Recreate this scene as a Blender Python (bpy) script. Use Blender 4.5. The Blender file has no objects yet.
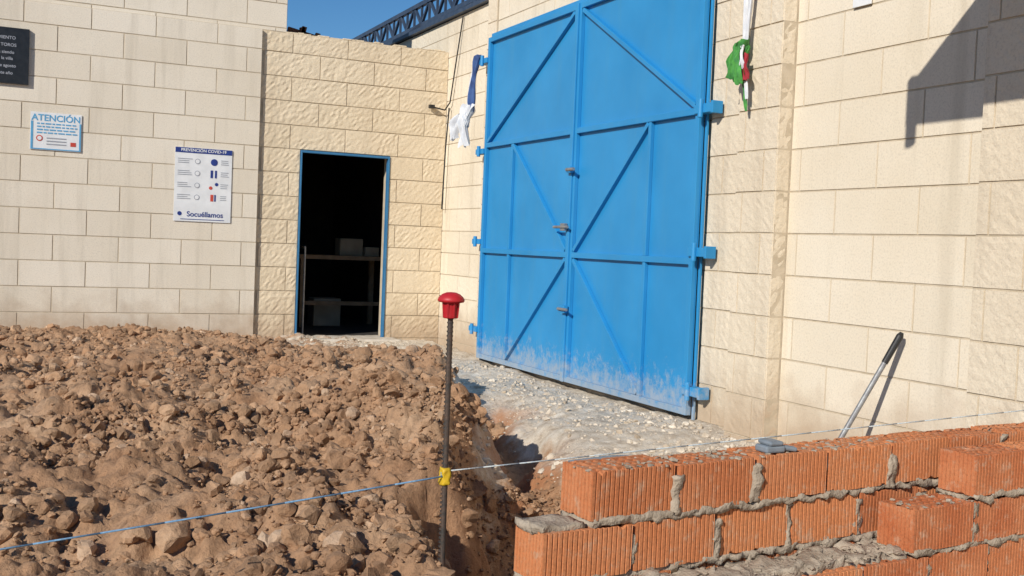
import bpy, bmesh, math, random
import numpy as np
from mathutils import Vector, Matrix, noise as mnoise
random.seed(7); rng=np.random.default_rng(11)
scene=bpy.context.scene
scene.view_settings.view_transform='Standard'
scene.view_settings.look='None'
scene.view_settings.exposure=0

# ------------------------------------------------------------------ materials
def new_mat(name):
    m=bpy.data.materials.new(name); m.use_nodes=True
    nt=m.node_tree; nt.nodes.clear()
    out=nt.nodes.new('ShaderNodeOutputMaterial'); b=nt.nodes.new('ShaderNodeBsdfPrincipled')
    nt.links.new(b.outputs[0],out.inputs[0])
    return m,nt,b
def N(nt,t,**kw):
    n=nt.nodes.new(t)
    for k,v in kw.items():
        if k in n.inputs: n.inputs[k].default_value=v
        else: setattr(n,k,v)
    return n
def coords(nt):
    return nt.nodes.new('ShaderNodeTexCoord').outputs['Object']
def noise(nt,co,scale,detail=2,rough=.55):
    n=N(nt,'ShaderNodeTexNoise',Scale=scale,Detail=detail,Roughness=rough)
    nt.links.new(co,n.inputs['Vector']); return n.outputs['Fac']
def ramp(nt,f,stops):
    r=nt.nodes.new('ShaderNodeValToRGB'); nt.links.new(f,r.inputs[0])
    e=r.color_ramp.elements
    while len(e)<len(stops): e.new(.5)
    for i,(p,c) in enumerate(stops):
        e[i].position=p; e[i].color=(c[0],c[1],c[2],1) if not isinstance(c,(int,float)) else (c,c,c,1)
    return r.outputs[0]
def mix(nt,f,a,b,mode='MIX'):
    m=nt.nodes.new('ShaderNodeMix'); m.data_type='RGBA'; m.blend_type=mode
    for i,v in ((0,f),(6,a),(7,b)):
        if hasattr(v,'links'): nt.links.new(v,m.inputs[i])
        elif isinstance(v,(int,float)): m.inputs[i].default_value=v
        else: m.inputs[i].default_value=(v[0],v[1],v[2],1)
    return m.outputs[2]
def math_(nt,op,a,b=0.0,c=None):
    m=nt.nodes.new('ShaderNodeMath'); m.operation=op
    for i,v in enumerate((a,b,c)):
        if v is None: continue
        if hasattr(v,'links'): nt.links.new(v,m.inputs[i])
        else: m.inputs[i].default_value=v
    return m.outputs[0]
def bump(nt,b,h,strength,dist):
    n=nt.nodes.new('ShaderNodeBump'); n.inputs['Strength'].default_value=strength; n.inputs['Distance'].default_value=dist
    nt.links.new(h,n.inputs['Height']); nt.links.new(n.outputs[0],b.inputs['Normal'])
def simple(name,c1,c2=None,scale=20,rough=.6,metal=0,bs=.3,bd=.002,bscale=None):
    m,nt,b=new_mat(name); co=coords(nt)
    c2=c2 or tuple(v*.75 for v in c1)
    f=noise(nt,co,scale)
    nt.links.new(mix(nt,ramp(nt,f,[(.35,0),(.65,1)]),c1,c2),b.inputs['Base Color'])
    b.inputs['Roughness'].default_value=rough; b.inputs['Metallic'].default_value=metal
    bump(nt,b,noise(nt,co,bscale or scale*4),bs,bd)
    return m
def block_mat(name,c1,c2,stain,rough_amp,fine=90):
    m,nt,b=new_mat(name); co=coords(nt)
    at=nt.nodes.new('ShaderNodeAttribute'); at.attribute_name='rnd'
    base=mix(nt,at.outputs['Fac'],c1,c2)
    big=ramp(nt,noise(nt,co,1.1,4),[(.42,0),(.72,.5)])
    base=mix(nt,big,base,stain)
    fn=noise(nt,co,fine,3,.7)
    spk=ramp(nt,fn,[(.3,.84),(.5,1.0),(.75,1.04)])
    base=mix(nt,1.0,base,spk,'MULTIPLY')
    mp=N(nt,'ShaderNodeMapping'); mp.inputs['Scale'].default_value=(7,7,.5); nt.links.new(co,mp.inputs[0])
    st=ramp(nt,noise(nt,mp.outputs[0],1,4,.6),[(.53,0),(.76,.45)])
    base=mix(nt,st,base,tuple(v*.72 for v in stain))
    sx=nt.nodes.new('ShaderNodeSeparateXYZ'); nt.links.new(co,sx.inputs[0])
    zz=math_(nt,'ADD',sx.outputs[2],math_(nt,'MULTIPLY',noise(nt,co,5,4),-.7))
    low=ramp(nt,math_(nt,'ADD',zz,.5),[(.18,.75),(.6,0)])
    base=mix(nt,low,base,(.42,.31,.21))
    nt.links.new(base,b.inputs['Base Color']); b.inputs['Roughness'].default_value=.92
    bump(nt,b,noise(nt,co,fine*.5,4,.7),.6,rough_amp)
    return m
M_left=block_mat('painted_block',(.72,.645,.53),(.78,.71,.60),(.64,.56,.44),.003)
M_door=block_mat('split_face_block',(.70,.585,.42),(.74,.625,.46),(.62,.495,.34),.010,70)
M_gatew=block_mat('cream_block',(.72,.64,.51),(.78,.70,.57),(.64,.545,.40),.003)
M_quoin=block_mat('rough_quoin_block',(.69,.60,.465),(.73,.64,.505),(.61,.505,.37),.008,80)
M_mort=simple('wall_joint_mortar',(.56,.475,.36),(.46,.385,.28),12,.95,0,.5,.004,80)
M_conc=simple('concrete',(.42,.40,.36),(.3,.28,.25),6,.9,0,.6,.006,60)
M_dark=simple('shade_dark_interior',(.03,.026,.024),(.05,.042,.036),3,.9)  # near-black colour puts the doorway's shade into the room surfaces
M_black=simple('black_plastic',(.012,.012,.013),(.02,.02,.02),20,.45)
M_steel=simple('aluminium',(.34,.35,.35),(.24,.24,.25),30,.5,.5)
M_rust=simple('rusty_steel',(.12,.05,.03),(.2,.09,.05),40,.8,.3)
M_rebar=simple('rebar_steel',(.06,.055,.05),(.12,.08,.06),60,.65,.5)
M_red=simple('red_plastic',(.50,.018,.025),(.40,.015,.022),30,.5,0,.3,.001)
M_yellow=simple('yellow_tape',(.70,.48,.02),(.6,.38,.02),60,.5)
M_twine=simple('blue_twine',(.10,.22,.38),(.2,.35,.5),200,.8)
M_wtwine=simple('pale_twine',(.6,.62,.58),(.35,.42,.48),200,.8)
M_white=simple('white_board',(.78,.79,.8),(.7,.71,.72),8,.4,0,.1,.001)
M_navy=simple('navy_print',(.02,.05,.25),(.02,.04,.2),20,.4)
M_cyan=simple('cyan_print',(.12,.38,.62),(.1,.33,.56),20,.4)
M_redp=simple('red_print',(.6,.08,.05),(.5,.06,.04),20,.4)
M_grayp=simple('gray_print',(.3,.32,.36),(.35,.36,.4),20,.4)
M_plaque=simple('slate_plaque',(.012,.012,.014),(.02,.02,.022),20,.3)
M_truss=simple('truss_paint',(.03,.05,.09),(.05,.07,.11),12,.5)
M_cwhite=simple('white_cloth',(.72,.73,.75),(.6,.62,.66),15,.9,0,.3,.004,120)
M_cblue=simple('blue_cloth',(.035,.07,.20),(.06,.12,.3),15,.9,0,.3,.004,120)
M_cgreen=simple('green_cloth',(.08,.33,.06),(.04,.19,.05),25,.85,0,.3,.004,120)
M_cred=simple('red_cloth',(.42,.03,.05),(.3,.02,.03),15,.85,0,.3,.004,120)
M_cement=simple('brick_mortar',(.42,.35,.27),(.30,.245,.185),18,.95,0,.9,.006,110)
M_pipe=simple('grey_conduit',(.22,.26,.30),(.16,.19,.22),20,.5)
M_sill=simple('threshold_cement',(.62,.56,.48),(.5,.44,.36),9,.9,0,.5,.004,90)

def gate_paint():
    m,nt,b=new_mat('blue_gate_paint'); co=coords(nt)
    base=mix(nt,ramp(nt,noise(nt,co,1.6,4),[(.35,0),(.7,1)]),(.014,.225,.50),(.024,.27,.58))
    sx=nt.nodes.new('ShaderNodeSeparateXYZ'); nt.links.new(co,sx.inputs[0])
    zz=math_(nt,'ADD',math_(nt,'MULTIPLY',sx.outputs[2],1.0),math_(nt,'MULTIPLY',noise(nt,co,14,6,.8),-.9))
    dust=ramp(nt,math_(nt,'ADD',zz,.5),[(.1,.6),(.32,0)])
    base=mix(nt,dust,base,(.46,.44,.40))
    mp=N(nt,'ShaderNodeMapping'); mp.inputs['Scale'].default_value=(9,9,.8); nt.links.new(co,mp.inputs[0])
    st=ramp(nt,noise(nt,mp.outputs[0],1,4,.6),[(.5,0),(.75,.4)])
    base=mix(nt,st,base,(.05,.25,.46))
    sc=ramp(nt,noise(nt,co,38,4,.8),[(.68,0),(.73,.55)])
    base=mix(nt,sc,base,(.28,.35,.4))
    nt.links.new(base,b.inputs['Base Color']); b.inputs['Roughness'].default_value=.5
    bump(nt,b,noise(nt,co,2.3,2),.35,.03)
    return m
M_gate=gate_paint()

def brick_mat():
    m,nt,b=new_mat('perforated_clay'); co=coords(nt)
    at=nt.nodes.new('ShaderNodeAttribute'); at.attribute_name='rnd'
    base=mix(nt,at.outputs['Fac'],(.42,.12,.042),(.60,.225,.085))
    base=mix(nt,ramp(nt,noise(nt,co,9,4),[(.4,0),(.75,.6)]),base,(.60,.26,.12))
    f=noise(nt,co,140,3,.7)
    base=mix(nt,1,base,ramp(nt,f,[(.3,.7),(.55,1)]),'MULTIPLY')
    dust=ramp(nt,noise(nt,co,26,5,.75),[(.54,0),(.70,.65)])
    base=mix(nt,dust,base,(.50,.37,.26))
    nt.links.new(base,b.inputs['Base Color']); b.inputs['Roughness'].default_value=.85
    bump(nt,b,f,.5,.002)
    return m
M_brick=brick_mat()

def soil_mat(clod=False):
    m,nt,b=new_mat('clod_soil' if clod else 'ground_soil'); co=coords(nt)
    n1=noise(nt,co,2.2,5,.65); n2=noise(nt,co,30,4,.7)
    base=ramp(nt,n1,[(.3,(.33,.18,.095)),(.5,(.41,.245,.14)),(.7,(.50,.33,.205))])
    base=mix(nt,1,base,ramp(nt,n2,[(.28,.6),(.5,1),(.75,1.15)]),'MULTIPLY')
    if clod:
        at=nt.nodes.new('ShaderNodeAttribute'); at.attribute_name='rnd'
        base=mix(nt,1,base,ramp(nt,at.outputs['Fac'],[(0,.75),(.8,1.1),(.93,1.2),(.98,(1.3,1.5,1.75))]),'MULTIPLY')
    else:
        at=nt.nodes.new('ShaderNodeAttribute'); at.attribute_name='rubble'
        cc=ramp(nt,noise(nt,co,9,6,.75),[(.34,(.38,.30,.22)),(.47,(.56,.485,.39)),(.66,(.72,.66,.57))])
        f=math_(nt,'ADD',at.outputs['Fac'],math_(nt,'MULTIPLY',math_(nt,'SUBTRACT',noise(nt,co,4,5,.7),.5),1.3))
        base=mix(nt,ramp(nt,f,[(.35,0),(.62,1)]),base,cc)
        a2=nt.nodes.new('ShaderNodeAttribute'); a2.attribute_name='redsoil'
        base=mix(nt,math_(nt,'MULTIPLY',a2.outputs['Fac'],.8),base,(.40,.17,.075))
    nt.links.new(base,b.inputs['Base Color']); b.inputs['Roughness'].default_value=.97
    bump(nt,b,noise(nt,co,45,5,.75),.9,.014)
    return m
M_soil=soil_mat(); M_clod=soil_mat(True)
M_rubble=simple('rubble_stone',(.68,.61,.51),(.44,.36,.27),9,.95,0,.8,.006,70)

# ------------------------------------------------------------------ helpers
def empty(name):
    o=bpy.data.objects.new(name,None); scene.collection.objects.link(o); return o
def link(name,me,mat,parent=None,smooth=False):
    o=bpy.data.objects.new(name,me); scene.collection.objects.link(o)
    if mat: me.materials.append(mat)
    if parent: o.parent=parent
    if smooth:
        me.polygons.foreach_set('use_smooth',[True]*len(me.polygons))
    return o
class B:
    def __init__(s): s.v=[]; s.f=[]; s.r=[]
    def quadbox(s,c):
        n=len(s.v); s.v+= [tuple(p) for p in c]
        F=[(0,3,2,1),(4,5,6,7),(0,1,5,4),(1,2,6,5),(2,3,7,6),(3,0,4,7)]
        r=random.random()
        for f in F: s.f.append(tuple(n+i for i in f)); s.r.append(r)
    def box(s,x0,x1,y0,y1,z0,z1):
        s.quadbox([(x0,y0,z0),(x1,y0,z0),(x1,y1,z0),(x0,y1,z0),(x0,y0,z1),(x1,y0,z1),(x1,y1,z1),(x0,y1,z1)])
    def bar(s,p,q,w,h,up=(0,0,1)):
        p=Vector(p);q=Vector(q);d=(q-p).normalized();u=Vector(up);sd=d.cross(u).normalized();u=sd.cross(d)
        a=sd*w/2;b=u*h/2
        s.quadbox([p-a-b,p+a-b,p+a+b,p-a+b,q-a-b,q+a-b,q+a+b,q-a+b])
    def cyl(s,p,q,r,r2=None,n=12,caps=True):
        r2=r if r2 is None else r2
        p=Vector(p);q=Vector(q);d=(q-p).normalized()
        u=Vector((0,0,1)) if abs(d.z)<.9 else Vector((1,0,0))
        a=d.cross(u).normalized();b=d.cross(a)
        k=len(s.v)
        for c,rr in((p,r),(q,r2)):
            for i in range(n):
                t=2*math.pi*i/n; s.v.append(tuple(c+a*math.cos(t)*rr+b*math.sin(t)*rr))
        for i in range(n): s.f.append((k+i,k+(i+1)%n,k+n+(i+1)%n,k+n+i)); s.r.append(.5)
        if caps:
            s.f.append(tuple(k+i for i in range(n))[::-1]); s.f.append(tuple(k+n+i for i in range(n))); s.r+=[.5,.5]
    def tube(s,pts,r,n=8):
        for a,b in zip(pts[:-1],pts[1:]): s.cyl(a,b,r,n=n)
    def build(s,name,mat,parent=None,bevel=0,smooth=False):
        me=bpy.data.meshes.new(name); me.from_pydata(s.v,[],s.f); 
        at=me.attributes.new('rnd','FLOAT','FACE'); at.data.foreach_set('value',s.r)
        bm=bmesh.new(); bm.from_mesh(me); bmesh.ops.recalc_face_normals(bm,faces=bm.faces); bm.to_mesh(me); bm.free()
        o=link(name,me,mat,parent,smooth)
        if bevel:
            m=o.modifiers.new('bev','BEVEL'); m.width=bevel; m.segments=2; m.limit_method='ANGLE'
        return o
def lump(name,x0,x1,y0,y1,z0,z1,step,amp,freq,mat,parent,M=None,seed=0):
    bm=bmesh.new()
    sx,sy,sz=x1-x0,y1-y0,z1-z0
    nx,ny,nz=[max(1,int(round(v/step))) for v in(sx,sy,sz)]
    idx={}
    def P(i,j,k):
        if (i,j,k) not in idx:
            idx[(i,j,k)]=bm.verts.new((x0+sx*i/nx,y0+sy*j/ny,z0+sz*k/nz))
        return idx[(i,j,k)]
    for i in range(nx):
        for j in range(ny):
            for k in(0,nz): bm.faces.new((P(i,j,k),P(i+1,j,k),P(i+1,j+1,k),P(i,j+1,k)))
    for i in range(nx):
        for k in range(nz):
            for j in(0,ny): bm.faces.new((P(i,j,k),P(i+1,j,k),P(i+1,j,k+1),P(i,j,k+1)))
    for j in range(ny):
        for k in range(nz):
            for i in(0,nx): bm.faces.new((P(i,j,k),P(i,j+1,k),P(i,j+1,k+1),P(i,j,k+1)))
    for v in bm.verts:
        p=v.co*freq+Vector((seed*7.3,seed,0))
        n=mnoise.noise_vector(p)+mnoise.noise_vector(p*2.7)*.6
        v.co+=n*amp
    bmesh.ops.recalc_face_normals(bm,faces=bm.faces)
    me=bpy.data.meshes.new(name); bm.to_mesh(me); bm.free()
    if M: me.transform(M)
    return link(name,me,mat,parent,True)

# ------------------------------------------------------------------ block walls
def block_wall(name,parent,mat,axis,plane,u0,u1,z0,z1,bw,bh,openings=(),rough=0,depth=.2,off=0,zoff=0,jit=.0015,joint=.0028,solid=True,rec=.005):
    """axis 'x': wall runs along X facing -Y at Y=plane; axis 'y': runs along Y facing -X at X=plane"""
    V=[];F=[];R=[]
    def W(u,d,z):
        return (u,plane-d,z) if axis=='x' else (plane-d,u,z)
    row0=int(math.floor((z0-zoff)/bh)); row1=int(math.ceil((z1-zoff)/bh))
    for r in range(row0,row1):
        za=max(z0,zoff+r*bh); zb=min(z1,zoff+(r+1)*bh)
        if zb-za<.03: continue
        sh=off+(r%2)*bw*.5
        c0=int(math.floor((u0-sh)/bw))-1; c1=int(math.ceil((u1-sh)/bw))+1
        for c in range(c0,c1):
            segs=[(max(u0,sh+c*bw),min(u1,sh+(c+1)*bw))]
            for (oa,ob,oz0,oz1) in openings:
                if zb<=oz0+.01 or za>=oz1-.01: continue
                ns=[]
                for a,b in segs:
                    if b<=oa or a>=ob: ns.append((a,b)); continue
                    if a<oa: ns.append((a,oa))
                    if b>ob: ns.append((ob,b))
                segs=ns
            for a,b in segs:
                if b-a<.04: continue
                rv=random.random(); dj=random.uniform(-jit,jit)
                a_,b_,za_,zb_=a+joint,b-joint,za+joint,zb-joint
                if rough:
                    nx=max(2,int((b-a)/.03)); nz=max(2,int((zb-za)/.03))
                else: nx=nz=1
                k=len(V); ins=.003
                for j in range(nz+1):
                    for i in range(nx+1):
                        uu=a_+ins+(b_-a_-2*ins)*i/nx; z=za_+ins+(zb_-za_-2*ins)*j/nz
                        d=dj
                        if rough:
                            n=.35*mnoise.noise(Vector((uu*8,z*8,plane+r*.3)))+.8*mnoise.noise(Vector((uu*34,z*34,3)))
                            e=min(1,min(i,nx-i,)*.8,min(j,nz-j)*.8)
                            d+=rough*(n*.9)*(.6+.4*e)+rough*(e*.12)
                        V.append(W(uu,d,z))
                def id(i,j): return k+j*(nx+1)+i
                for j in range(nz):
                    for i in range(nx):
                        F.append((id(i,j),id(i+1,j),id(i+1,j+1),id(i,j+1))); R.append(rv)
                per=[(i,0) for i in range(nx)]+[(nx,j) for j in range(nz)]+[(nx-i,nz) for i in range(nx)]+[(0,nz-j) for j in range(nz)]
                kk=len(V)
                for (i,j) in per:
                    uu=a_+(b_-a_)*i/nx; z=za_+(zb_-za_)*j/nz
                    V.append(W(uu,-.025,z))
                L=len(per)
                for t in range(L):
                    t2=(t+1)%L
                    F.append((kk+t,kk+t2,id(*per[t2]),id(*per[t]))); R.append(rv)
    me=bpy.data.meshes.new(name); me.from_pydata(V,[],F)
    at=me.attributes.new('rnd','FLOAT','FACE'); at.data.foreach_set('value',R)
    bm=bmesh.new(); bm.from_mesh(me); bmesh.ops.recalc_face_normals(bm,faces=bm.faces); bm.to_mesh(me); bm.free()
    o=link(name,me,mat,parent)
    if solid:
        b=B(); m=rec+(rough*.3)
        us=sorted(set([u0,u1]+[x for op in openings for x in op[:2]]))
        for ua,ub in zip(us[:-1],us[1:]):
            zr=[(z0,z1)]
            for (oa,ob,oz0,oz1) in openings:
                if ua>=oa-1e-6 and ub<=ob+1e-6: zr=[(oz1,z1)]+([(z0,oz0)] if oz0>z0+.01 else [])
            for za,zb in zr:
                if axis=='x': b.box(ua+.002,ub-.002 if ub==u1 else ub,plane+m,plane+depth,za,zb-.002)
                else: b.box(plane+m,plane+depth,ua,ub,za,zb-.002)
        b.build(name+'_core',M_mort,parent)
    return o

bld=empty('block_building')
BH=.2588; BW=.62
block_wall('left_wall',bld,M_left,'x',11.745,-9,2.50,-.52,3.319,BW,BH,off=.17,depth=.3)
block_wall('left_wall_upper',bld,M_left,'x',11.80,-9,2.77,3.32,5.2,BW,BH,off=.17,depth=.3)
block_wall('door_wall',bld,M_door,'x',11.79,2.50,4.66,-.30,3.32,BW,BH,openings=[(2.96,3.99,-.3,BH*8)],rough=.011,depth=.2,off=.36)
GH=.25
block_wall('far_gate_wall',bld,M_gatew,'y',4.66,9.6,20,-.3,3.69,BW,GH,rough=.004,depth=.2,off=.1)
block_wall('gate_wall_far_strip',bld,M_quoin,'y',4.24,9.53,9.74,-.3,4.9,BW,GH,rough=.006,depth=.42,off=.2)
block_wall('gate_wall_behind',bld,M_gatew,'y',4.26,5.95,9.53,-.3,4.9,BW,GH,depth=.3,off=.3)
block_wall('gate_wall_near_strip',bld,M_quoin,'y',4.225,5.56,5.95,-.3,4.9,.62,GH,rough=.006,depth=.3,off=.22)
block_wall('pilaster_front',bld,M_quoin,'y',4.15,5.17,5.56,-.3,4.9,.39,GH,rough=.006,depth=.11,off=5.17-.39*12+.12)
block_wall('pilaster_side',bld,M_quoin,'x',5.17,4.15,4.25,-.3,4.9,.5,GH,rough=.004,depth=.1,off=4.0,solid=False)
block_wall('gate_wall_near',bld,M_gatew,'y',4.255,3.72,5.17,-.4,4.9,BW,GH,depth=.3,off=.12)
block_wall('pilaster_front.001',bld,M_quoin,'y',4.18,3.31,3.72,-.4,4.9,.41,GH,rough=.005,depth=.08,off=3.31-.41*8+.13)
block_wall('pilaster_side.001',bld,M_quoin,'x',3.31,4.18,4.25,-.4,4.9,.5,GH,rough=.004,depth=.1,off=4.0,solid=False)
block_wall('gate_wall_nearest',bld,M_gatew,'y',4.255,-6,3.31,-.4,4.9,BW,GH,depth=.3,off=.12)
b=B()
b.box(4.60,4.92,9.76,20,3.695,3.74); b.build('metal_coping',M_truss,bld)
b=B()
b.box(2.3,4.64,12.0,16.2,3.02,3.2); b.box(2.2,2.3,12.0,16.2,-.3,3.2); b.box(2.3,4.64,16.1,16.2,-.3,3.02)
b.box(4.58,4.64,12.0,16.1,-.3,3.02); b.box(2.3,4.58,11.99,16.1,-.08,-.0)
b.build('dark_room',M_dark,bld)  # room shell, with the indoor shade painted in as near-black
M_bench=simple('bench_wood',(.38,.25,.15),(.28,.18,.10),10,.8)
M_box=simple('cardboard',(.45,.36,.25),(.36,.28,.19),5,.9)
b=B()
b.box(3.35,4.5,13.2,13.8,.85,.9)
for x in(3.4,4.45):
    for y in(13.25,13.75): b.box(x-.03,x+.03,y-.03,y+.03,0,.85)
b.bar((3.4,13.25,.3),(4.45,13.25,.3),.03,.05)
b.build('workbench',M_bench,bld)
b=B(); b.box(3.9,4.2,13.35,13.6,.9,1.12); b.box(4.22,4.4,13.3,13.6,.9,1.02); b.box(3.6,3.95,13.4,13.7,.0,.35); b.build('stored_boxes',M_box,bld,bevel=.01)
b=B(); b.cyl((3.14,12.15,.0),(3.14,12.15,1.0),.012); b.cyl((3.14,12.15,1.0),(3.14,13.4,1.0),.012); b.cyl((3.14,13.4,.0),(3.14,13.4,1.0),.012); b.build('metal_post',M_steel,bld)
# door frame + sill
b=B()
b.box(2.962,2.980,11.775,11.84,.0,2.065); b.box(3.966,3.988,11.775,11.84,.0,2.065); b.box(2.980,3.966,11.775,11.84,2.040,2.065)
M_dframe=simple('door_frame_paint',(.03,.15,.32),(.04,.18,.36),8,.5)
b.build('door_frame',M_dframe,bld,bevel=.003)
lump('door_sill',2.85,4.1,11.45,11.98,-.1,.012,.05,.012,7,M_sill,bld)
b=B(); x=2.5
while x<4.62:
    w=random.uniform(.04,.16); h=random.uniform(.0,.022)
    if h>.006: b.box(x,min(4.62,x+w),11.79+random.uniform(0,.03),11.95,3.318,3.32+h)
    x+=w
b.build('wall_top_crumbs',M_door,bld,bevel=.004)
# truss
b=B(); x=5.3
for z in(4.16,4.46): b.bar((x,12.4,z),(x,19,z-.03),.06,.06)
y=12.4;k=0
while y<18.6:
    b.bar((x,y,4.16 if k%2 else 4.46),(x,y+.3,4.46 if k%2 else 4.16),.035,.035); b.bar((x,y,4.16),(x,y,4.46),.03,.03,(0,1,0)); y+=.3;k+=1
b.bar((4.8,14.5,3.72),(5.3,14.5,4.16),.08,.08); b.bar((5.3,18.8,-.2),(5.3,18.8,4.16),.1,.1,(0,1,0))
b.bar((5.3,12.5,-.2),(5.3,12.5,4.16),.1,.1,(0,1,0))
b.build('roof_truss',M_truss,bld)
b=B()
for i in range(4):
    x=2.93+i*.09; b.bar((x,12.3,3.2),(x+random.uniform(-.06,.1),12.3,3.50+random.uniform(-.07,.05)),.05,.05,(0,1,0))
b.bar((2.9,12.32,3.46),(3.22,12.32,3.40),.05,.05)
b.build('rusty_scrap',M_rust)
b=B()
CY=3.15
b.box(2.65,4.15,-2.5,CY,3.0,3.07); b.box(2.62,2.66,-2.5,CY+.02,2.86,3.09)
b.cyl((2.62,CY-.02,2.9),(2.62,CY-.02,2.76),.03)
b.build('porch_canopy',M_conc,bld)

# ------------------------------------------------------------------ gate
gate=empty('blue_metal_gate')
def leaf(name,ys,yo):
    s=1 if yo>ys else -1
    b=B(); z0,z1=.03,3.07; ya,yb=min(ys,yo),max(ys,yo)
    b.box(4.186,4.192,ya,yb,z0,z1)
    b.build(name+'_sheet',M_gate,gate)
    b=B(); w=.045; X0,X1=4.150,4.1855
    b.box(X0,X1,ya,ya+w,z0,z1); b.box(X0,X1,yb-w,yb,z0,z1)
    for z in(z0,1.035,2.03,z1-w): b.box(X0+.001,X1,ya+w,yb-w,z,z+w)
    yi=yo-s*.61
    for za,zb in((z0+w,1.035),(1.035+w,2.03)): b.box(X0+.006,X1,yi-.018,yi+.018,za,zb)
    X=4.168
    d=lambda p,q: b.bar((X,p[0],p[1]),(X,q[0],q[1]),.034,.034,(1,0,0))
    d((yo-s*.06,2.09),(ys+s*.06,3.01))
    d((yi-s*.02,2.02),(ys+s*.06,1.095))
    d((yi-s*.02,.09),(ys+s*.06,1.02))
    b.build(name+'_bars',M_gate,gate,bevel=.003)
leaf('left_leaf',7.735,9.50); leaf('right_leaf',7.715,5.985)
b=B()
b.box(4.196,4.225,9.505,9.53,0,3.12); b.box(4.196,4.215,5.96,5.98,0,3.12); b.box(4.196,4.235,5.985,9.505,3.075,3.12)
for z in(.20,1.12,2.06):
    b.box(4.13,4.20,5.80,6.02,z-.03,z+.03); b.cyl((4.12,5.93,z-.06),(4.12,5.93,z+.06),.018)
    b.box(4.12,4.2,5.795,5.82,z-.04,z+.04)
for z in(.3,1.14,2.0,2.86):
    b.box(4.13,4.20,9.48,9.66,z-.025,z+.025); b.cyl((4.12,9.56,z-.05),(4.12,9.56,z+.05),.018)
b.box(4.135,4.149,7.70,7.75,.03,3.07)
b.build('frame_and_hinges',M_gate,gate,bevel=.003)
b=B()
b.cyl((4.10,7.66,1.28),(4.10,7.90,1.28),.012); b.box(4.10,4.13,7.72,7.79,1.25,1.31); b.cyl((4.09,7.60,.62),(4.09,7.75,.62),.012)
b.cyl((4.1,7.60,1.74),(4.1,7.72,1.74),.014)
b.build('latch',M_steel,gate,bevel=.002)
b=B()
b.box(4.1,4.134,7.66,7.76,.59,.65); b.box(4.1,4.134,7.66,7.74,1.715,1.765)
b.build('latch_plates',M_gate,gate,bevel=.002)

# ------------------------------------------------------------------ signs
def text(s,x,z,size,mat,parent,y,name,align='CENTER'):
    c=bpy.data.curves.new(name,'FONT'); c.body=s; c.size=size; c.align_x=align; c.align_y='CENTER'; c.extrude=.0006; c.offset=.0008*size/.05
    o=bpy.data.objects.new(name,c); scene.collection.objects.link(o); o.location=(x,y,z); o.rotation_euler=(math.pi/2,0,0); c.materials.append(mat); o.parent=parent
YS=11.733
def board(name,x0,x1,z0,z1,mat,parent,th=.006,y=YS):
    b=B(); b.box(x0,x1,y,y+th,z0,z1); return b.build(name,mat,parent,bevel=.001)
s=empty('warning_sign'); board('board',.25,.72,1.87,2.24,M_white,s)
text('ATENCIÓN',.485,2.185,.088,M_cyan,s,YS-.002,'title')
b=B()
for i,z in enumerate((2.13,2.10,2.07,2.04)):
    x=.31
    while x<.67:
        w=random.uniform(.02,.06); b.box(x,min(.68,x+w),YS-.003,YS-.0005,z-.006,z+.006); x+=w+.012
b.build('text_lines',M_cyan,s)
b=B(); b.box(.255,.275,YS-.003,YS-.0005,1.875,2.15); b.box(.275,.715,YS-.003,YS-.0005,1.875,1.885); b.box(.70,.715,YS-.003,YS-.0005,1.885,2.15); b.build('border',M_cyan,s)
b=B(); b.box(.62,.67,YS-.003,YS-.0005,1.92,1.96)
b.cyl((.335,YS-.003,1.985),(.335,YS-.0005,1.985),.03,n=20); b.build('symbols',M_redp,s)
b=B(); b.cyl((.335,YS-.0045,1.985),(.335,YS-.0032,1.985),.02,n=20); b.build('symbol_centre',M_white,s)
b=B(); 
for z in(1.99,1.96,1.93): b.box(.40,.58,YS-.003,YS-.0005,z-.005,z+.005)
b.build('small_print',M_grayp,s)

s=empty('covid_prevention_poster'); board('board',1.63,2.215,1.23,2.0,M_white,s)
b=B(); b.box(1.632,2.213,YS-.003,YS-.0004,1.945,1.998); b.build('header',M_navy,s)
text('PREVENCIÓN COVID-19',1.92,1.972,.043,M_white,s,YS-.0045,'header_text')
bi=B(); bt=B(); br=B()
for r in range(4):
    z=1.86-r*.125
    for x,kind in((1.70,0),(2.0,1)):
        if x>1.9:
            if r==0: bi.cyl((x+.03,YS-.003,z),(x+.03,YS-.0005,z),.036,n=20)
            elif r==1:
                bi.box(x-.005,x+.02,YS-.003,YS-.0005,z-.04,z+.04); bi.box(x+.04,x+.06,YS-.003,YS-.0005,z-.04,z+.04)
            elif r==2:
                br.cyl((x,YS-.003,z-.02),(x,YS-.0005,z-.02),.018,n=14); bi.cyl((x+.06,YS-.003,z+.02),(x+.06,YS-.0005,z+.02),.018,n=14)
            else: br.box(x,x+.03,YS-.003,YS-.0005,z-.035,z+.035); bi.box(x+.04,x+.055,YS-.003,YS-.0005,z-.035,z+.035)
        for k in range(3):
            zz=z+.022-k*.02; bt.box(x-.04 if x<1.9 else x+.10,x-.04+random.uniform(.10,.15) if x<1.9 else x+.10+random.uniform(.06,.09),YS-.003,YS-.0006,zz-.003,zz+.003)
bi.build('blue_icons',M_navy,s); br.build('red_icons',M_redp,s); bt.build('poster_text',M_grayp,s)
bp=B(); bq=B()
for r in range(4):
    z=1.86-r*.125; bp.cyl((1.86,YS-.003,z),(1.86,YS-.0007,z),.028,n=18); bq.cyl((1.86,YS-.0045,z),(1.86,YS-.0032,z),.021,n=18)
bp.build('round_icons',M_grayp,s); bq.build('round_icon_centres',M_white,s)
text('Socuéllamos',1.95,1.305,.075,M_navy,s,YS-.002,'town_name')
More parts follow.
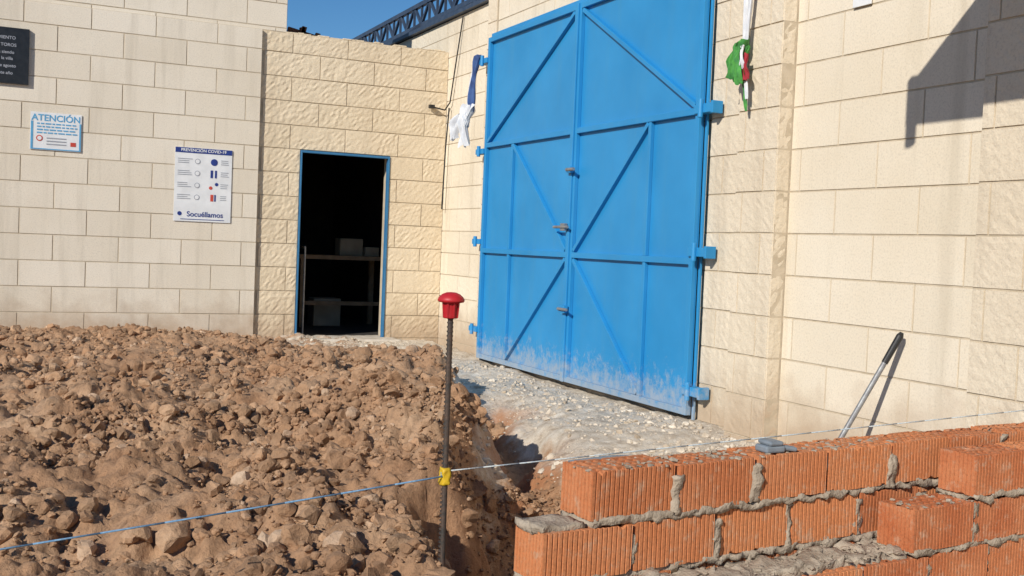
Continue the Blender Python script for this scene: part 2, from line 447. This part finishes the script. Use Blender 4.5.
b=B(); b.cyl((1.69,YS-.003,1.31),(1.69,YS-.0005,1.31),.022,n=18); b.box(1.70,2.15,YS-.003,YS-.0005,1.25,1.256); b.build('crest',M_navy,s)
s=empty('memorial_plaque'); board('slab',-.42,.225,2.49,3.03,M_plaque,s,.03,11.71)
for i,(t,z) in enumerate((('AYUNTAMIENTO',2.93),('PLAZA DE TOROS',2.86),('inaugurada siendo',2.79),('alcalde de la villa',2.73),('en el mes de agosto',2.66),('del presente año',2.59))):
    text(t,-.06,z,.042,M_grayp,s,11.708,'engraving_%d'%i)
b=B(); b.box(4.235,4.243,4.55,4.69,2.50,2.78); b.build('small_wall_plate',M_white,bevel=.002)

# ------------------------------------------------------------------ ground
def hsh(ix,iy,seed):
    n=(ix.astype(np.int64)*374761393+iy.astype(np.int64)*668265263+seed*974634777)&0xffffffff
    n=((n^(n>>13))*1274126177)&0xffffffff
    n=((n^(n>>15))*668265263)&0xffffffff
    return ((n^(n>>16))&0xffffff)/float(0xffffff)
def vn(x,y,seed):
    ix=np.floor(x);iy=np.floor(y);fx=x-ix;fy=y-iy;fx=fx*fx*(3-2*fx);fy=fy*fy*(3-2*fy)
    a=hsh(ix,iy,seed);b_=hsh(ix+1,iy,seed);c=hsh(ix,iy+1,seed);d=hsh(ix+1,iy+1,seed)
    return (a*(1-fx)+b_*fx)*(1-fy)+(c*(1-fx)+d*fx)*fy-.5
def fbm(x,y,seed,o=4):
    s=0;a=1;
    for i in range(o):
        s=s+a*vn(x,y,seed+i*13); x,y=(x*.8-y*.6)*2.03+7,(x*.6+y*.8)*2.03+3; a*=.5
    return s
def cells(x,y,seed):
    x=x+.5*fbm(x*1.3,y*1.3,seed+5,2); y=y+.5*fbm(x*1.3+9,y*1.3,seed+9,2)
    ix=np.floor(x);iy=np.floor(y);best=np.full(x.shape,9.);val=np.zeros(x.shape)
    for dx in(-1,0,1):
        for dy in(-1,0,1):
            cx=ix+dx;cy=iy+dy
            px=cx+hsh(cx,cy,seed);py=cy+hsh(cx,cy,seed+1);h=hsh(cx,cy,seed+2)
            d=np.hypot(x-px,y-py); m=d<best; best=np.where(m,d,best); val=np.where(m,h,val)
    return np.clip(1-(best*1.25)**2,0,1)**.7*val
def ss(t): t=np.clip(t,0,1); return t*t*(3-2*t)
def terrain(x,y,detail=True):
    xe=np.interp(y,[-2,1,2.45,4.6,7.42,10.5,11.7],[.0,.35,.86,1.90,2.8,3.35,3.3])+.35*fbm(x*1.4,y*1.4,3,3)
    t=ss((x-xe)/.45)
    heap=np.interp(y,[-50,.8,2.3,4,6,9,11.7],[-.4,-.4,.25,.27,.2,.10,.07])
    heap=heap+.20*fbm(x*.9,y*.9,21,3)*ss((y-1)/1.5)*(1-.6*ss((y-8)/3))
    door=ss((x-1.9)/.8)*ss((y-9.2)/1.5); heap=heap*(1-door)
    s=ss((4.95+.3*fbm(x*2,y*2,8,3)-y)/.5)
    low=-.02-.42*s
    z=heap*(1-t)+low*t
    g=np.exp(-((x-xe-.5)/.2)**2)*ss((y-4.3)/.6)*(1-ss((y-6.6)/1.2))
    z=z-.24*g
    near=ss((-y+60)/10)
    rub=t*(1-s)*(1-.8*g)
    rub=np.maximum(rub,door*.5)
    if detail:
        act=ss((y-.2)/1)*near
        smooth=ss((fbm(x*.8,y*.8,141,2)+.05)*4)*.5
        soil=(1-rub)*act*(1-smooth*ss((y-5)/2))
        z=z+soil*(.05*cells(x/.17,y/.17,41)+.04*cells(x/.08,y/.08,57)+.028*cells(x/.04,y/.04,77)+.11*fbm(x*4,y*4,31,5)-.04)
        z=z+rub*act*(.016*cells(x/.16,y/.16,91)+.008*cells(x/.05,y/.05,95)+.045*fbm(x*2.2,y*2.2,33,5))
    red=np.clip(g*1.5+t*s*(y>2.4),0,1)*ss((fbm(x*2,y*2,71,3)+.35)*2)
    return z,rub,red
xs=np.concatenate([[-400,-150,-60,-25,-12,-8],np.arange(-6,-.4,.06),np.arange(-.4,4.6,.015),[4.62,5,8,20,60,150,400]])
ys=np.concatenate([[-400,-150,-60,-25,-10],np.arange(-4,1.6,.12),np.arange(1.6,5.4,.015),np.arange(5.4,11.9,.03),[12,14,18,25,60,150,400]])
XX,YY=np.meshgrid(xs,ys); ZZ,RUB,RED=terrain(XX,YY)
inside=(YY>11.95)|(XX>4.5); ZZ=np.where(inside,-.15,ZZ)
nv=XX.size; ny_,nx_=XX.shape
def np_mesh(name,co,faces,mat,parent=None,fattr=None,vattrs={},smooth=True):
    k=faces.shape[1]; me=bpy.data.meshes.new(name)
    me.vertices.add(len(co)); me.vertices.foreach_set('co',co.astype(np.float32).ravel())
    me.loops.add(faces.size); me.loops.foreach_set('vertex_index',faces.astype(np.int32).ravel())
    me.polygons.add(len(faces)); me.polygons.foreach_set('loop_start',np.arange(0,faces.size,k,dtype=np.int32)); me.polygons.foreach_set('loop_total',np.full(len(faces),k,dtype=np.int32))
    me.update(calc_edges=True)
    me.polygons.foreach_set('use_smooth',np.full(len(faces),smooth))
    if fattr is not None:
        a=me.attributes.new('rnd','FLOAT','FACE'); a.data.foreach_set('value',fattr.astype(np.float32))
    for n,v in vattrs.items():
        a=me.attributes.new(n,'FLOAT','POINT'); a.data.foreach_set('value',v.astype(np.float32).ravel())
    me.validate()
    return link(name,me,mat,parent)
I=np.arange(nv).reshape(ny_,nx_)
F=np.stack([I[:-1,:-1],I[:-1,1:],I[1:,1:],I[1:,:-1]],-1).reshape(-1,4)
np_mesh('ground',np.stack([XX,YY,ZZ],-1).reshape(-1,3),F,M_soil,vattrs={'rubble':RUB,'redsoil':RED})

def ico(sub):
    bm=bmesh.new(); bmesh.ops.create_icosphere(bm,subdivisions=sub,radius=1)
    v=np.array([x.co[:] for x in bm.verts]); f=np.array([[a.index for a in q.verts] for q in bm.faces]); bm.free(); return v,f
ico1,ico2=ico(1),ico(2)
def scatter(name,P,R,mat,base,jag=.25,flat=.75,parent=None):
    v,f=base; n=len(P); m=len(v)
    q=rng.normal(size=(n,4)); q/=np.linalg.norm(q,axis=1)[:,None]
    w,x,y,z=q.T
    Rm=np.stack([1-2*(y*y+z*z),2*(x*y-z*w),2*(x*z+y*w),2*(x*y+z*w),1-2*(x*x+z*z),2*(y*z-x*w),2*(x*z-y*w),2*(y*z+x*w),1-2*(x*x+y*y)],-1).reshape(n,3,3)
    sc=rng.uniform(.6,1.25,size=(n,1,3))
    V=v[None]*sc
    # a couple of planar cuts give each clod broken, angular facets
    for _ in range(4):
        nn=rng.normal(size=(n,3,1)); nn/=np.linalg.norm(nn,axis=1)[:,None]
        d=(V@nn); lim=rng.uniform(.35,.75,(n,1,1)); V=V-np.clip(d-lim,0,None)*nn.transpose(0,2,1)
    low=np.sin(v[None]@rng.normal(size=(n,3,1))*2.6+rng.uniform(0,6,(n,1,1)))
    V=V*(1+low*.15+rng.uniform(-jag,jag,size=(n,m,1)))
    V=np.einsum('nij,nmj->nmi',Rm,V); V[:,:,2]*=flat
    V=V*R[:,None,None]+P[:,None,:]
    Fc=(f[None]+(np.arange(n)*m)[:,None,None]).reshape(-1,3)
    np_mesh(name,V.reshape(-1,3),Fc,mat,parent,fattr=np.repeat(rng.random(n),len(f)),smooth=False)
def make_pts(n,x0,x1,y0,y1,rmin,rmax,power,want,sink=.25):
    x=rng.uniform(x0,x1,n*3);y=rng.uniform(y0,y1,n*3)
    z,rub,_=terrain(x,y)
    clump=fbm(x*2.2,y*2.2,101,3)*1.4
    keep=(want(x,y,rub))&(rng.random(n*3)<.5+clump)
    x,y,z=x[keep][:n],y[keep][:n],z[keep][:n]
    r=rmin*(rmax/rmin)**(rng.random(len(x))**power)
    return np.stack([x,y,z+r*sink],-1),r
soilw=lambda x,y,rub: rub<.45
rubw=lambda x,y,rub:(rub>.4)
P,R=make_pts(3600,-1,2.6,1.9,6,.014,.052,1.9,soilw,.3); P2,R2=make_pts(3200,-2,3.6,5.5,11.5,.018,.065,2.2,soilw,.3)
scatter('soil_clods',np.vstack([P,P2]),np.concatenate([R,R2]),M_clod,ico2,.09,.85)
P,R=make_pts(16000,-.5,2.8,1.9,5.5,.004,.019,1.5,soilw,.35); P2,R2=make_pts(11000,-1,3.7,5,11.6,.007,.024,1.5,soilw,.35)
scatter('soil_crumbs',np.vstack([P,P2]),np.concatenate([R,R2]),M_clod,ico1,.2)
P,R=make_pts(3500,2.2,4.15,4.6,11.4,.005,.032,2.8,rubw,.1)
scatter('rubble',P,R,M_rubble,ico1,.2)

# ------------------------------------------------------------------ brick wall
bw=empty('brick_wall')
ANG=math.atan2(.206,1.65)
MW=Matrix.Translation((1.204,2.084,0))@Matrix.Rotation(ANG,4,'Z')
LB,DB,HB,J=.243,.116,.112,.013
def brick_geo(L,D,H):
    out=[]; 
    def side(p,q,n,nx,ny):
        for i in range(n):
            for fr,dep in((0,0),(.62,0),(.72,-.0035),(.9,-.0035)):
                t=(i+fr)/n; out.append((p[0]+(q[0]-p[0])*t+nx*dep*(0 if (i==0 and fr==0) else 1),p[1]+(q[1]-p[1])*t+ny*dep))
    side((0,0),(L,0),18,0,-1); side((L,0),(L,D),9,1,0); side((L,D),(0,D),18,0,1); side((0,D),(0,0),9,-1,0)
    V=[];Fs=[]; n=len(out)
    for (x,y) in out: V.append((x,y,0))
    for (x,y) in out: V.append((x,y,H))
    for i in range(n): Fs.append((i,(i+1)%n,n+(i+1)%n,n+i))
    Fs.append(tuple(range(n))[::-1])
    m=.012
    k=len(V)
    for (x,y) in out: V.append((min(max(x,m),L-m),min(max(y,m),D-m),H))
    for i in range(n):
        a,b_=k+i,k+(i+1)%n
        if V[a]==V[b_]: Fs.append((n+i,n+(i+1)%n,a))
        else: Fs.append((n+i,n+(i+1)%n,b_,a))
    # alternating thin webs and wider perforations
    def cuts(a,b_,nh,web):
        w=((b_-a)-web*(nh-1))/nh; g=[a]
        for i in range(nh):
            g.append(g[-1]+w)
            if i<nh-1: g.append(g[-1]+web)
        return g
    gx=cuts(m,L-m,9,.007); gy=cuts(m,D-m,4,.008)
    for i in range(len(gx)-1):
        for j in range(len(gy)-1):
            q=[(gx[i],gy[j]),(gx[i+1],gy[j]),(gx[i+1],gy[j+1]),(gx[i],gy[j+1])]
            k=len(V)
            if i%2==0 and j%2==0:
                V+= [(a,b_,H) for a,b_ in q]+[(a,b_,H-.06) for a,b_ in q]
                Fs+= [(k,k+4,k+5,k+1),(k+1,k+5,k+6,k+2),(k+2,k+6,k+7,k+3),(k+3,k+7,k+4,k),(k+4,k+7,k+6,k+5)]
            else:
                V+= [(a,b_,H) for a,b_ in q]; Fs.append((k,k+1,k+2,k+3))
    return V,Fs
GEO=brick_geo(LB,DB,HB)
bc=[0]
def put_brick(s,d,z,rot=0,tilt=0,j=1):
    V,Fs=GEO; me=bpy.data.meshes.new('brick')
    sd=random.random()*50
    V2=[]
    for (x,y,zz) in V:
        if zz in(0,HB):
            n=mnoise.noise(Vector((x*35+sd,y*35,zz*9)))
            k=max(0,n-.18)*.022
            zz=zz-k if zz>0 else zz+k
        V2.append((x,y,zz))
    me.from_pydata(V2,[],Fs)
    r=random.random(); a=me.attributes.new('rnd','FLOAT','FACE'); a.data.foreach_set('value',[r]*len(Fs))
    M=MW@Matrix.Translation((s,d,z))@Matrix.Rotation(rot+random.uniform(-.018,.018)*j,4,'Z')@Matrix.Rotation(tilt+random.uniform(-.014,.014)*j,4,'Y')@Matrix.Rotation(random.uniform(-.02,.02)*j,4,'X')
    me.transform(M); o=link('brick_%02d'%bc[0],me,M_brick,bw); bc[0]+=1
TOP=.612; CH=HB+J
sd=0
def joint(s,d0,d1,za,zb):
    global sd
    sd+=1
    w=random.uniform(0,.006)
    lump('joint_%d'%sd,s+LB-.003-w,s+LB+J+.004+w,d0,d1,za,zb,.009,.010,34,M_cement,bw,MW,sd)
for c in range(4):
    zt=TOP-CH*c; s=0 if c%2==0 else -.126
    s0=s
    while s<2.75:
        put_brick(s+random.uniform(-.004,.004),random.uniform(-.006,.006),zt-HB+random.uniform(-.002,.002))
        joint(s,random.uniform(-.008,.006),DB-.004,zt-HB-.005,zt-random.uniform(.0,.03))
        s+=LB+J+.001
    sd+=1
    lump('bed_%d'%sd,s0+.004,2.8,-.003,DB+.002,zt-HB-J-.001,zt-HB+.002,.010,.012,26,M_cement,bw,MW,sd)
lump('end_mortar',-.125,-.01,.01,DB-.01,TOP-CH-.008,TOP-CH+.012,.012,.010,28,M_cement,bw,MW,3)
DZ=.018
for c,s0 in((3,.40),(2,.50),(1,.94),(0,1.19)):
    zt=TOP-CH*c-DZ; s=s0
    while s<2.7:
        put_brick(s,-.145,zt-HB,j=.8); joint(s,-.142,-.03,zt-HB-.005,zt-.008)
        s+=LB+J+.001
    sd+=1; lump('bed_%d'%sd,s0+.004,2.75,-.148,-.02,zt-HB-J-.001,zt-HB+.002,.010,.012,26,M_cement,bw,MW,sd)
lump('mortar_ledge',.02,.96,-.12,.0,TOP-CH*2-.07,TOP-CH*2-.004,.011,.022,19,M_cement,bw,MW,5)
lump('footing',-.25,2.85,-.34,.25,-.5,TOP-CH*4+.0,.05,.02,6,M_conc,bw,MW,9)
def drops(n,s0,s1,d0,d1,z):
    pp=[];rr=[]
    for i in range(n):
        p=MW@Vector((random.uniform(s0,s1),random.uniform(d0,d1),z)); pp.append(p[:]); rr.append(random.uniform(.003,.012))
    return np.array(pp),np.array(rr)
a=[drops(150,0,1.1,.0,.11,TOP),drops(170,.3,.95,-.14,-.01,TOP-CH*2-.004),drops(25,.95,1.2,-.14,-.02,TOP-CH-DZ)]
scatter('mortar_crumbs',np.vstack([q[0] for q in a]),np.concatenate([q[1] for q in a]),M_cement,ico1,.2,.5,bw)
b=B()
p=MW@Vector((.60,.03,TOP))
b.box(p.x-.04,p.x+.02,p.y-.02,p.y+.03,p.z+.002,p.z+.020); b.box(p.x-.03,p.x+.012,p.y-.022,p.y+.032,p.z+.020,p.z+.032); b.bar((p.x+.015,p.y,p.z+.014),(p.x+.06,p.y-.01,p.z+.008),.025,.012)
b.build('line_block',M_pipe,bevel=.005)

# ------------------------------------------------------------------ rebar, cap, twine
rb=empty('rebar_stake')
b=B(); x0,y0=1.015,2.49
b.cyl((x0+.004,y0-.01,-.45),(x0,y0,.97),.0068,n=12)
z=-.1
while z<.95:
    b.cyl((x0,y0,z),(x0,y0,z+.004),.0082,n=12); z+=.011
b.build('bar',M_rebar,rb)
def lathe(name,prof,c,mat,parent,n=32):
    V=[];Fs=[]
    for r,z in prof:
        for i in range(n):
            t=2*math.pi*i/n; V.append((c[0]+r*math.cos(t),c[1]+r*math.sin(t),c[2]+z))
    for j in range(len(prof)-1):
        for i in range(n): Fs.append((j*n+i,j*n+(i+1)%n,(j+1)*n+(i+1)%n,(j+1)*n+i))
    me=bpy.data.meshes.new(name); me.from_pydata(V,[],Fs); return link(name,me,mat,parent,True)
lathe('safety_cap',[(.0075,0),(.0175,0),(.0185,.003),(.0185,.034),(.021,.038),(.031,.040),(.0335,.043),(.0335,.047),(.030,.053),(.022,.060),(.012,.064),(.0,.065)],(x0,y0,.925),M_red,rb)
b=B()
for i in range(8):
    t=i*math.pi/4; b.bar((x0+.0175*math.cos(t),y0+.0175*math.sin(t),.927),(x0+.0205*math.cos(t),y0+.0205*math.sin(t),.964),.004,.006,(0,1,0))
b.build('cap_ribs',M_red,rb)
ZS=.533
lump('yellow_tape',x0-.010,x0+.010,y0-.016,y0+.011,ZS-.024,ZS+.018,.005,.004,60,M_yellow,rb)
def rope(b,p,q,sag,r,n=24):
    pts=[]
    for i in range(n+1):
        t=i/n; pts.append(Vector(p).lerp(Vector(q),t)+Vector((0,0,-sag*4*t*(1-t))))
    b.tube(pts,r,6)
ms=empty('mason_string')
b=B(); rope(b,(-2.2,2.50,.235),(x0,y0-.012,ZS),.012,.0022)
for i in range(4): b.cyl((x0,y0,ZS-.011+i*.005),(x0,y0,ZS-.008+i*.005),.0105,n=12)
b.build('blue_length',M_twine,ms,smooth=True)
b=B(); rope(b,(x0,y0-.012,ZS+.012),(3.3,2.22,.715),.0,.0018)
b.build('pale_length',M_wtwine,ms,smooth=True)

# ------------------------------------------------------------------ long tool
st=empty('long_handled_tool'); b=B()
top=Vector((4.19,4.165,.73)); bot=Vector((3.80,4.34,-.10)); mid=top.lerp(bot,.17)
b.cyl(mid,bot,.014,n=14); b.build('shaft',M_steel,st,smooth=False)
b=B(); b.cyl(top,mid,.019,.017,n=14); b.cyl(top+Vector((0,-.0,0.0)),top+(top-bot).normalized()*.02,.019,.010,n=14); b.build('grip',M_black,st)
b=B(); b.box(3.70,3.95,4.25,4.43,-.16,-.10); b.build('head',M_steel,st,bevel=.01)

# ------------------------------------------------------------------ hanging cloths, cable
def crumple(name,c,r,mat,parent,seed):
    bm=bmesh.new(); bmesh.ops.create_icosphere(bm,subdivisions=5,radius=1)
    for v in bm.verts:
        p=v.co.copy(); n=mnoise.noise(Vector((p.x*2.2+seed,p.y*2.2,p.z*.9))); n2=mnoise.noise(Vector((p.x*6,p.y*6+seed,p.z*2)))
        k=.95+.22*(1-abs(n)*3)+.12*(1-abs(n2)*3)
        v.co=Vector((p.x*r[0]*k,p.y*r[1]*k,p.z*r[2]*(1+.4*n)))+Vector(c)
    me=bpy.data.meshes.new(name); bm.to_mesh(me); bm.free(); return link(name,me,mat,parent,True)
def ribbon(name,pts,w,mat,parent,seed=0,across=(0,1,0)):
    V=[];Fs=[];m=17; P=[Vector(p) for p in pts]; Q=[]
    for a,b_ in zip(P[:-1],P[1:]):
        for i in range(8): Q.append(a.lerp(b_,i/8))
    Q.append(P[-1]); ac=Vector(across)
    for j,p in enumerate(Q):
        for i in range(m):
            u=i/(m-1)-.5; f=math.sin(u*14+j*.12+seed)*w*.22+mnoise.noise(Vector((u*4,j*.2,seed)))*w*.3
            wv=w*(1+.35*math.sin(j*.45+seed))
            V.append(tuple(p+ac*u*wv+Vector((-f-.01,0,mnoise.noise(Vector((u*6,seed,j*.1)))*w*.35))))
    for j in range(len(Q)-1):
        for i in range(m-1): Fs.append((j*m+i,j*m+i+1,(j+1)*m+i+1,(j+1)*m+i))
    me=bpy.data.meshes.new(name); me.from_pydata(V,[],Fs); return link(name,me,mat,parent,True)
hc=empty('hanging_coloured_scarf')
ribbon('white_strip',[(4.10,5.36,3.2),(4.09,5.39,2.7),(4.09,5.43,2.40)],.045,M_cwhite,hc,1)
ribbon('grey_strip',[(4.11,5.44,3.2),(4.10,5.47,2.75),(4.09,5.45,2.40)],.03,M_cwhite,hc,4)
crumple('green_knot',(4.08,5.445,2.37),(.03,.035,.045),M_cgreen,hc,7.7)
ribbon('green_fold_a',[(4.08,5.44,2.42),(4.06,5.46,2.32),(4.07,5.46,2.18)],.10,M_cgreen,hc,2)
ribbon('green_fold_b',[(4.06,5.45,2.40),(4.04,5.49,2.30),(4.05,5.50,2.20)],.07,M_cgreen,hc,5,(-.3,.9,0))
ribbon('green_fold_c',[(4.06,5.44,2.38),(4.03,5.44,2.28),(4.05,5.43,2.16)],.07,M_cgreen,hc,9)
ribbon('red_fold',[(4.07,5.40,2.33),(4.06,5.385,2.25),(4.07,5.38,2.17)],.045,M_cred,hc,8)
ribbon('white_fold',[(4.05,5.41,2.38),(4.04,5.40,2.30),(4.05,5.405,2.24)],.03,M_cwhite,hc,3)
ribbon('green_tail',[(4.08,5.44,2.22),(4.09,5.42,2.1),(4.10,5.41,1.99)],.022,M_cgreen,hc,3)
ribbon('white_tail',[(4.08,5.40,2.22),(4.09,5.395,2.06)],.022,M_cwhite,hc,6)
h2=empty('hanging_blue_towel')
ribbon('blue_strip',[(4.13,9.66,2.93),(4.10,9.68,2.7),(4.08,9.69,2.38)],.065,M_cblue,h2,2,(-.5,.8,0))
ribbon('pale_strip',[(4.12,9.72,2.90),(4.09,9.74,2.6),(4.06,9.74,2.35)],.03,M_cwhite,h2,5,(-.5,.8,0))
ribbon('white_fold_a',[(4.08,9.70,2.45),(4.03,9.72,2.28),(4.05,9.72,2.06)],.12,M_cwhite,h2,1,(-.5,.8,0))
ribbon('white_fold_b',[(4.06,9.74,2.42),(3.97,9.82,2.28),(3.98,9.84,2.12)],.11,M_cwhite,h2,4,(-.5,.8,0))
crumple('white_bundle',(4.04,9.74,2.30),(.04,.05,.10),M_cwhite,h2,1.4)
b=B()
b.tube([(4.64,11.35,3.66),(4.62,11.45,3.2),(4.62,11.60,2.72),(4.60,11.70,2.64),(4.45,11.74,2.67)],.008)
b.tube([(4.62,11.62,2.66),(4.61,11.66,2.2),(4.60,11.68,1.5)],.009); b.box(4.42,4.48,11.71,11.76,2.65,2.69)
b.build('black_cable',M_black)
b=B()
b.tube([(2.72,4.95,-.02),(2.95,4.93,.0),(3.12,5.0,-.02)],.022,10); b.cyl((2.95,4.80,-.02),(3.18,4.76,.0),.02,n=12)
b.build('conduit_offcut',M_pipe)

# ------------------------------------------------------------------ light, sky
sd_=Vector((.80,.54,-.51)).normalized()
L=bpy.data.lights.new('sun','SUN'); L.energy=4.5; L.angle=math.radians(.5); L.color=(1,.94,.84)
lo=bpy.data.objects.new('sun',L); scene.collection.objects.link(lo); lo.rotation_euler=sd_.to_track_quat('-Z','Y').to_euler(); lo.location=(-10,-8,12)
w=bpy.data.worlds.new('World'); scene.world=w; w.use_nodes=True; nt=w.node_tree
bg=nt.nodes['Background']; sk=nt.nodes.new('ShaderNodeTexSky'); sk.sky_type='NISHITA'; sk.sun_disc=False
sk.sun_elevation=math.asin(-sd_.z/1.0); sk.sun_rotation=math.atan2(-sd_.x,-sd_.y)%(2*math.pi)
sk.dust_density=0; sk.ozone_density=4.5; sk.altitude=700
hs=nt.nodes.new('ShaderNodeHueSaturation'); hs.inputs['Saturation'].default_value=1.2
nt.links.new(sk.outputs[0],hs.inputs['Color']); nt.links.new(hs.outputs[0],bg.inputs[0]); bg.inputs[1].default_value=.09

# ------------------------------------------------------------------ camera
rX=Vector((2288,-52,-1084)).normalized(); rY=Vector((-512,63,-1084)); rY=(rY-rX*rY.dot(rX)).normalized(); rZ=rX.cross(rY)
R=Matrix((rX,rY,rZ)).to_4x4()
cam=bpy.data.cameras.new('camera'); co_=bpy.data.objects.new('camera',cam); scene.collection.objects.link(co_)
co_.matrix_world=Matrix.Translation((0,0,1.11))@R
cam.lens=1084/1024*36; cam.sensor_width=36; cam.clip_end=2000; cam.clip_start=.05
scene.camera=co_
print('done')
